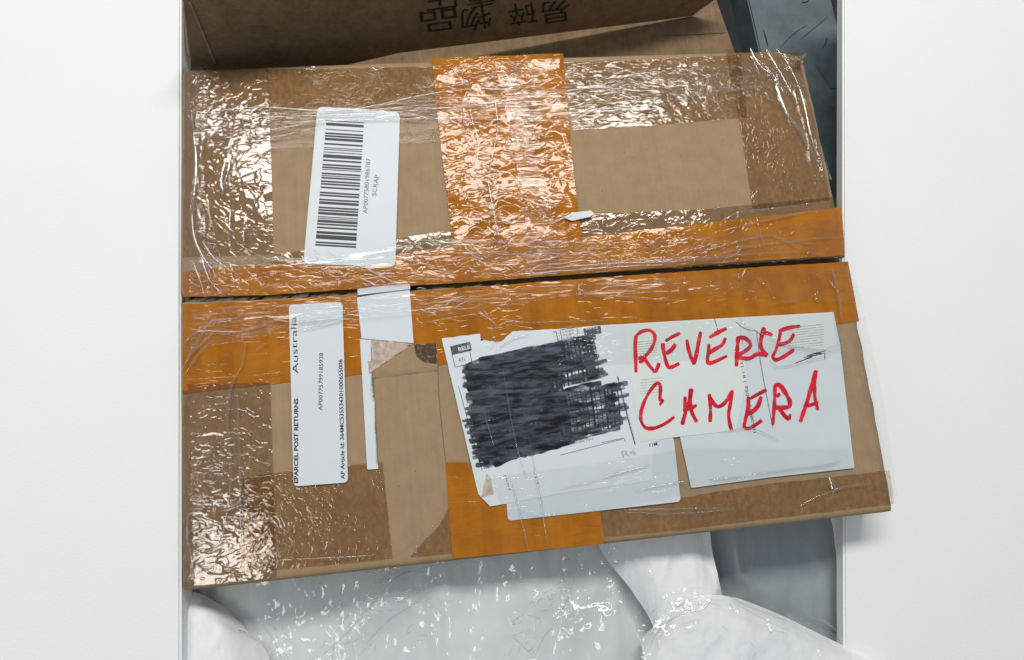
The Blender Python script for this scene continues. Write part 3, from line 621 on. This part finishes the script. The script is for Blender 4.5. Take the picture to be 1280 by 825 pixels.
# solve wall coordinates for a pixel
def wall_map(px, py, off):
    r = ray(px, py); n = Vector((du.y, -du.x)); a = A0 + n * off
    t = (a.x * n.x + a.y * n.y) / (r.x * n.x + r.y * n.y)
    return Vector((r.x * t, r.y * t, H + r.z * t))
OUT = [(227, -14), (240, 84), (243, 112), (300, 112), (500, 66), (780, 31), (865, 20), (898, -4), (905, -14)]
vs = [wall_map(x, y, 0) for x, y in OUT] + [wall_map(x, y, -.005) for x, y in OUT]; n = len(OUT)
fw = link('side_panel', mesh('side_panel', vs, [tuple(range(n)), tuple(range(2 * n - 1, n - 1, -1))] + [((i + 1) % n, i, i + n, (i + 1) % n + n) for i in range(n)]), M['card_shaded'], ob, label='shaded panel with upside down printing')
for s, p, q in (('易', (712, 1), (676, 6)), ('碎', (668, 3), (634, 9)), ('物', (612, 9), (574, 15)), ('品', (570, 11), (524, 17))):
    text('printed_character', s, p, q, 21, M['print_box'], .0006, fw, mapper=wall_map)
for s, p, q in (('重', (616, -19), (580, -13)), ('压', (572, -16), (530, -10))):
    text('printed_character', s, p, q, 21, M['print_box'], .0006, fw, mapper=wall_map)
me = mesh('tape_scrap', [wall_map(x, y, .0007) for x, y in ((313, 33), (322, 33), (336, 35), (350, 41), (341, 43), (328, 44), (317, 42))], [(0, 1, 2, 3, 4, 5, 6)]); link('tape_scrap', me, M['card_dark'], fw)
me = mesh('crease', [wall_map(x, y, .0009) for x, y in ((236, 2), (238, 2), (271, 80), (267, 80))], [(3, 2, 1, 0)]); link('crease', me, M['card_edge'], fw)
# other walls of it
slab('side_panel', -.235, .39, .80, .805, -.30, .06, M['card_shaded'], ob)
# lighter board lying below its lower edge
vs = [W(300, 130, -.085), W(930, 100, -.085), W(916, 58, -.085), W(894, -4, -.085), W(880, -40, -.085), W(300, -40, -.085)]
me = mesh('lower_flap', vs + [v - Vector((0, 0, .005)) for v in vs], [(0, 1, 2, 3, 4, 5), (11, 10, 9, 8, 7, 6)] + [((i + 1) % 6, i, i + 6, (i + 1) % 6 + 6) for i in range(6)])
lf = link('lower_flap', me, M['card_shaded'], ob, label='lighter creased flap under the printed panel')
def low_map(px, py, off): return W(px, py, -.085 + off)
strokes('crease', [([(812, 60), (818, 44), (824, 34), (822, 28)], 2.2), ([(780, 48), (786, 38), (800, 32)], 1.2), ([(828, 44), (870, 42), (908, 40)], 1.6)], M['card_dark'], .0012, lf, mapper=low_map, n=8)
# dark ragged edge at the far left
me_v, me_f = [], []
ribbon([(230, -6), (233, 20), (236, 50), (239, 76)], 7, .0, me_v, me_f, arch=.01, mapper=lambda x, y, o: W(x, y, -.03), taper=False)
link('torn_edge', mesh('torn_edge', me_v, me_f), M['card_dark'], ob, True)

# ================================================================ grey painted beam and what it lies on
def prism_px(name, top_pts, z, th, mat, label, cat):
    vs = [W(x, y, z) for x, y in top_pts]; n = len(vs); bm = bmesh.new()
    v = [bm.verts.new(p) for p in vs]; f = bm.faces.new(v); r = bmesh.ops.extrude_face_region(bm, geom=[f])
    for e in r['geom']:
        if isinstance(e, bmesh.types.BMVert): e.co.z -= th
    bmesh.ops.recalc_face_normals(bm, faces=bm.faces[:]); bmesh.ops.bevel(bm, geom=bm.edges[:], offset=.002, segments=2, affect='EDGES')
    me = bpy.data.meshes.new(name); bm.to_mesh(me); bm.free(); o = link(name, me, mat); o['label'] = label; o['category'] = cat; return o
ZB = -.20
beam = prism_px('wooden_plank', [(928, -30), (1032, -30), (1052, 50), (1095, 240), (1120, 420), (1010, 430), (985, 240), (948, 57)], ZB, .05, M['beam'], 'grey painted scuffed plank beside the right end of the parcel', 'plank')
bmap = lambda x, y, o: W(x, y, ZB + o)
strokes('scratch', [([(954, 36), (958, 50), (960, 58)], 1.6), ([(1028, 60), (1032, 54), (1034, 46)], 1.2), ([(1002, 2), (1006, 3), (1012, 0)], 1.4), ([(1010, 30), (990, 44), (975, 60)], .8), ([(1036, 20), (1000, 50)], .7)] + [([(1018 + 4 * k, 78 + 6 * k), (1024 + 4 * k, 88 + 6 * k)], .3) for k in range(5)], M['scratch'], .0006, beam, mapper=bmap, n=6)
strokes('paint_mark', [([(1036, 108), (1044, 107), (1056, 106)], 6)], M['blue_mark'], .0008, beam, mapper=bmap, n=6)

# ================================================================ packing material under and around the parcel
def bulge(a, b, k=.5): return lambda u, v: a * math.sin(math.pi * min(1, max(0, u))) ** k + b * math.sin(math.pi * min(1, max(0, v))) ** k
under = thing('foam_sheet', 'wide pale grey foam sheet under clear film, in front of the parcel', 'foam sheet')
loft('sheet', [[(180, 660, -.16), (330, 650, -.14), (520, 640, -.13), (700, 630, -.13), (860, 620, -.16)], [(200, 740, -.13), (330, 730, -.13), (520, 720, -.10), (690, 710, -.10), (840, 690, -.15)], [(240, 800, -.12), (350, 790, -.14), (520, 780, -.11), (700, 780, -.10), (840, 760, -.15)], [(240, 900, -.11), (350, 890, -.12), (520, 890, -.12), (700, 890, -.11), (860, 880, -.14)]], M['foam_grey'], 160, 80, under, .0085, 9, (1.3, .45))
loft('film_sheet', [[(300, 690, -.09), (420, 690, -.09), (600, 680, -.08), (760, 670, -.085)], [(320, 770, -.095), (430, 760, -.08), (600, 760, -.085), (770, 740, -.08)], [(330, 880, -.09), (430, 880, -.08), (600, 870, -.085), (800, 870, -.08)]], M['film_loose'], 150, 80, under, .004, 14, (1.4, .8))
loft('film_band', [[(600, 690, -.07), (560, 690, -.062), (500, 700, -.07)], [(540, 728, -.066), (500, 722, -.058), (470, 728, -.068)], [(500, 770, -.066), (470, 760, -.056), (438, 764, -.066)], [(450, 820, -.066), (420, 812, -.056), (396, 810, -.066)], [(410, 860, -.066), (380, 850, -.056), (350, 850, -.066)]], M['film_loose'], 40, 120, under, .0022, 60, (1, 1))

fd = thing('foam_sheet', 'smooth white foam mound at the front left, below the parcel corner', 'foam sheet')
loft('sheet', [[(196, 722, -.12), (206, 728, -.10), (222, 736, -.08), (250, 742, -.09), (285, 760, -.13)], [(196, 765, -.10), (208, 765, -.075), (235, 765, -.055), (272, 772, -.07), (312, 790, -.13)], [(196, 820, -.09), (210, 815, -.065), (245, 812, -.05), (292, 812, -.07), (338, 822, -.13)], [(196, 930, -.09), (212, 930, -.07), (250, 930, -.05), (310, 930, -.07), (370, 930, -.13)]], M['foam'], 110, 60, fd, .004, 12, (1, .6))

fc = thing('foam_sheet', 'bright white foam sheet hanging out below the middle of the parcel', 'foam sheet')
loft('sheet', [[(735, 640, -.10), (790, 640, -.085), (850, 634, -.085), (885, 630, -.10)], [(752, 690, -.10), (800, 686, -.075), (850, 680, -.075), (890, 690, -.10)], [(790, 740, -.10), (820, 735, -.075), (870, 730, -.075), (902, 742, -.10)], [(818, 790, -.10), (835, 790, -.08), (880, 785, -.08), (920, 790, -.10)], [(835, 880, -.10), (850, 880, -.08), (900, 880, -.08), (960, 880, -.10)]], M['foam'], 70, 110, fc, .0045, 14, (1.6, .4))
loft('film_sheet', [[(690, 670, -.07), (760, 680, -.065), (812, 700, -.065)], [(700, 740, -.07), (780, 740, -.06), (830, 750, -.062)], [(690, 800, -.06), (770, 800, -.052), (900, 790, -.052)], [(690, 880, -.06), (800, 880, -.05), (960, 880, -.052)]], M['film_loose'], 80, 90, fc, .004, 22)

fr_ = thing('foam_roll', 'white rolled foam wrapped in clear film at the front right corner', 'foam roll')
loft('sheet', [[(800, 800, -.10), (850, 758, -.07), (900, 744, -.075), (960, 762, -.09), (1040, 800, -.11), (1100, 828, -.12)], [(805, 820, -.06), (862, 778, -.035), (910, 770, -.035), (970, 786, -.05), (1045, 822, -.07), (1120, 850, -.08)], [(815, 860, -.05), (875, 840, -.03), (920, 830, -.025), (980, 840, -.035), (1050, 862, -.05), (1140, 890, -.06)], [(830, 930, -.05), (880, 930, -.03), (930, 930, -.03), (990, 930, -.03), (1060, 930, -.05), (1160, 940, -.06)]], M['foam'], 130, 90, fr_, .0035, 15, (1.3, .7))
loft('film_sheet', [[(790, 770, -.06), (850, 736, -.03), (905, 738, -.04), (960, 756, -.05), (1060, 800, -.08)], [(800, 810, -.02), (862, 774, -.012), (915, 772, -.014), (975, 790, -.02), (1065, 830, -.04)], [(810, 880, -.01), (870, 870, -.008), (925, 870, -.008), (985, 880, -.01), (1080, 890, -.02)]], M['film_loose'], 110, 70, fr_, .003, 30)

def front_folds(parent, zf, lst, seed, boxes):
    random.seed(seed); vs, fs = [], []; L_ = list(lst)
    for x0, y0, x1, y1, n, ang, ln in boxes:
        for k in range(n):
            x, y = random.uniform(x0, x1), random.uniform(y0, y1); a = ang + random.uniform(-.6, .6); l = random.uniform(.3, 1.1) * ln; b = random.uniform(-3, 3)
            L_.append(([(x - math.cos(a) * l / 2, y - math.sin(a) * l / 2), (x + b, y + b), (x + math.cos(a) * l / 2, y + math.sin(a) * l / 2)], random.uniform(.8, 2.0)))
    for pts, wd in L_: ribbon(pts, wd, 0, vs, fs, arch=.0005 + .0005 * wd, mapper=lambda x, y, o: W(x, y, zf))
    link('film_fold', up(mesh('film_fold', vs, fs)), M['film_fold'], parent, True, 'stuff')
front_folds(under, -.030, [([(395, 826), (430, 795), (452, 770), (480, 740), (500, 720), (545, 706)], 2.6), ([(446, 826), (462, 800), (486, 776), (510, 760), (538, 748)], 2.0), ([(366, 740), (384, 722), (398, 708)], 1.6), ([(376, 745), (394, 724), (404, 712)], 1.1), ([(476, 704), (540, 700), (574, 702)], 1.2), ([(452, 752), (470, 764), (496, 762)], 2.0), ([(455, 742), (480, 756), (500, 752)], 1.6), ([(424, 748), (428, 756), (432, 758)], 2.0), ([(722, 692), (716, 730), (704, 760), (694, 778)], 2.0), ([(700, 782), (716, 766), (722, 757)], 1.3), ([(640, 796), (652, 806), (668, 822)], 2.0), ([(668, 822), (680, 796), (694, 782)], 1.6), ([(328, 780), (345, 806), (352, 826)], 1.8), ([(560, 730), (520, 742), (500, 750)], 1.2), ([(690, 735), (700, 728), (708, 726)], 1.3), ([(640, 786), (650, 770), (672, 772), (676, 782)], 1.6)],
            31, [(455, 700, 545, 760, 34, -.3, 18), (400, 760, 470, 822, 26, -.9, 18), (340, 780, 360, 822, 12, 1.0, 12), (660, 735, 706, 765, 20, -.3, 12), (636, 770, 680, 822, 18, -.8, 16), (700, 690, 730, 730, 10, -1.1, 14), (380, 700, 430, 760, 8, -.8, 12), (560, 700, 660, 730, 6, -.3, 14), (480, 770, 560, 800, 6, -.8, 14)])
front_folds(fr_, -.009, [([(812, 812), (822, 790), (848, 770), (880, 762), (892, 742)], 1.8), ([(905, 742), (940, 760), (1000, 782)], 2.2), ([(916, 752), (950, 772), (990, 790)], 1.4), ([(850, 766), (880, 754), (902, 758)], 1.2), ([(1002, 756), (1012, 770), (1030, 776), (1050, 792)], 2.0), ([(935, 800), (944, 812), (940, 826)], 1.2)],
            32, [(812, 755, 880, 795, 14, -.4, 12), (905, 745, 1000, 790, 6, .5, 16)])

bag = thing('plastic_bag', 'blue grey plastic bag in shade under the right front of the parcel', 'plastic bag')
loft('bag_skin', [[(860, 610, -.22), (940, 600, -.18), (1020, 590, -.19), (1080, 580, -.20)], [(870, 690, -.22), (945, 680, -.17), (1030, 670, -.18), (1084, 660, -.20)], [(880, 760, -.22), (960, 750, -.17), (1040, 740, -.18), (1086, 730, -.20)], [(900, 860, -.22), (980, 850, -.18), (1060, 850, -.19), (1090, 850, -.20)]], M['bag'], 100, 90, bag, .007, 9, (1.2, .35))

nt = thing('foam_sheet', 'narrow crumpled white foam edge beside the blue grey plastic bag', 'foam sheet')
loft('sheet', [[(1010, 600, -.20), (1034, 600, -.17), (1060, 600, -.16), (1090, 600, -.17)], [(1026, 670, -.20), (1044, 668, -.165), (1066, 665, -.16), (1095, 664, -.17)], [(1040, 730, -.20), (1052, 728, -.165), (1075, 725, -.16), (1100, 720, -.17)], [(1056, 800, -.20), (1066, 800, -.17), (1085, 800, -.17), (1110, 800, -.18)]], M['foam'], 50, 110, nt, .002, 26)

# one flat white foam board lies along each end of the parcel
prism_px('foam_board', [(-120, -80), (226, -80), (226, 420), (226, 960), (-120, 960)], -.014, .030, M['slab'], 'flat white foam board along the left side of the parcel', 'foam board')
prism_px('foam_board', [(1054, -80), (1420, -80), (1420, 960), (1056, 960), (1054, 420)], -.058, .016, M['slab'], 'flat white foam board lying at the right end of the parcel, over the plank', 'foam board')
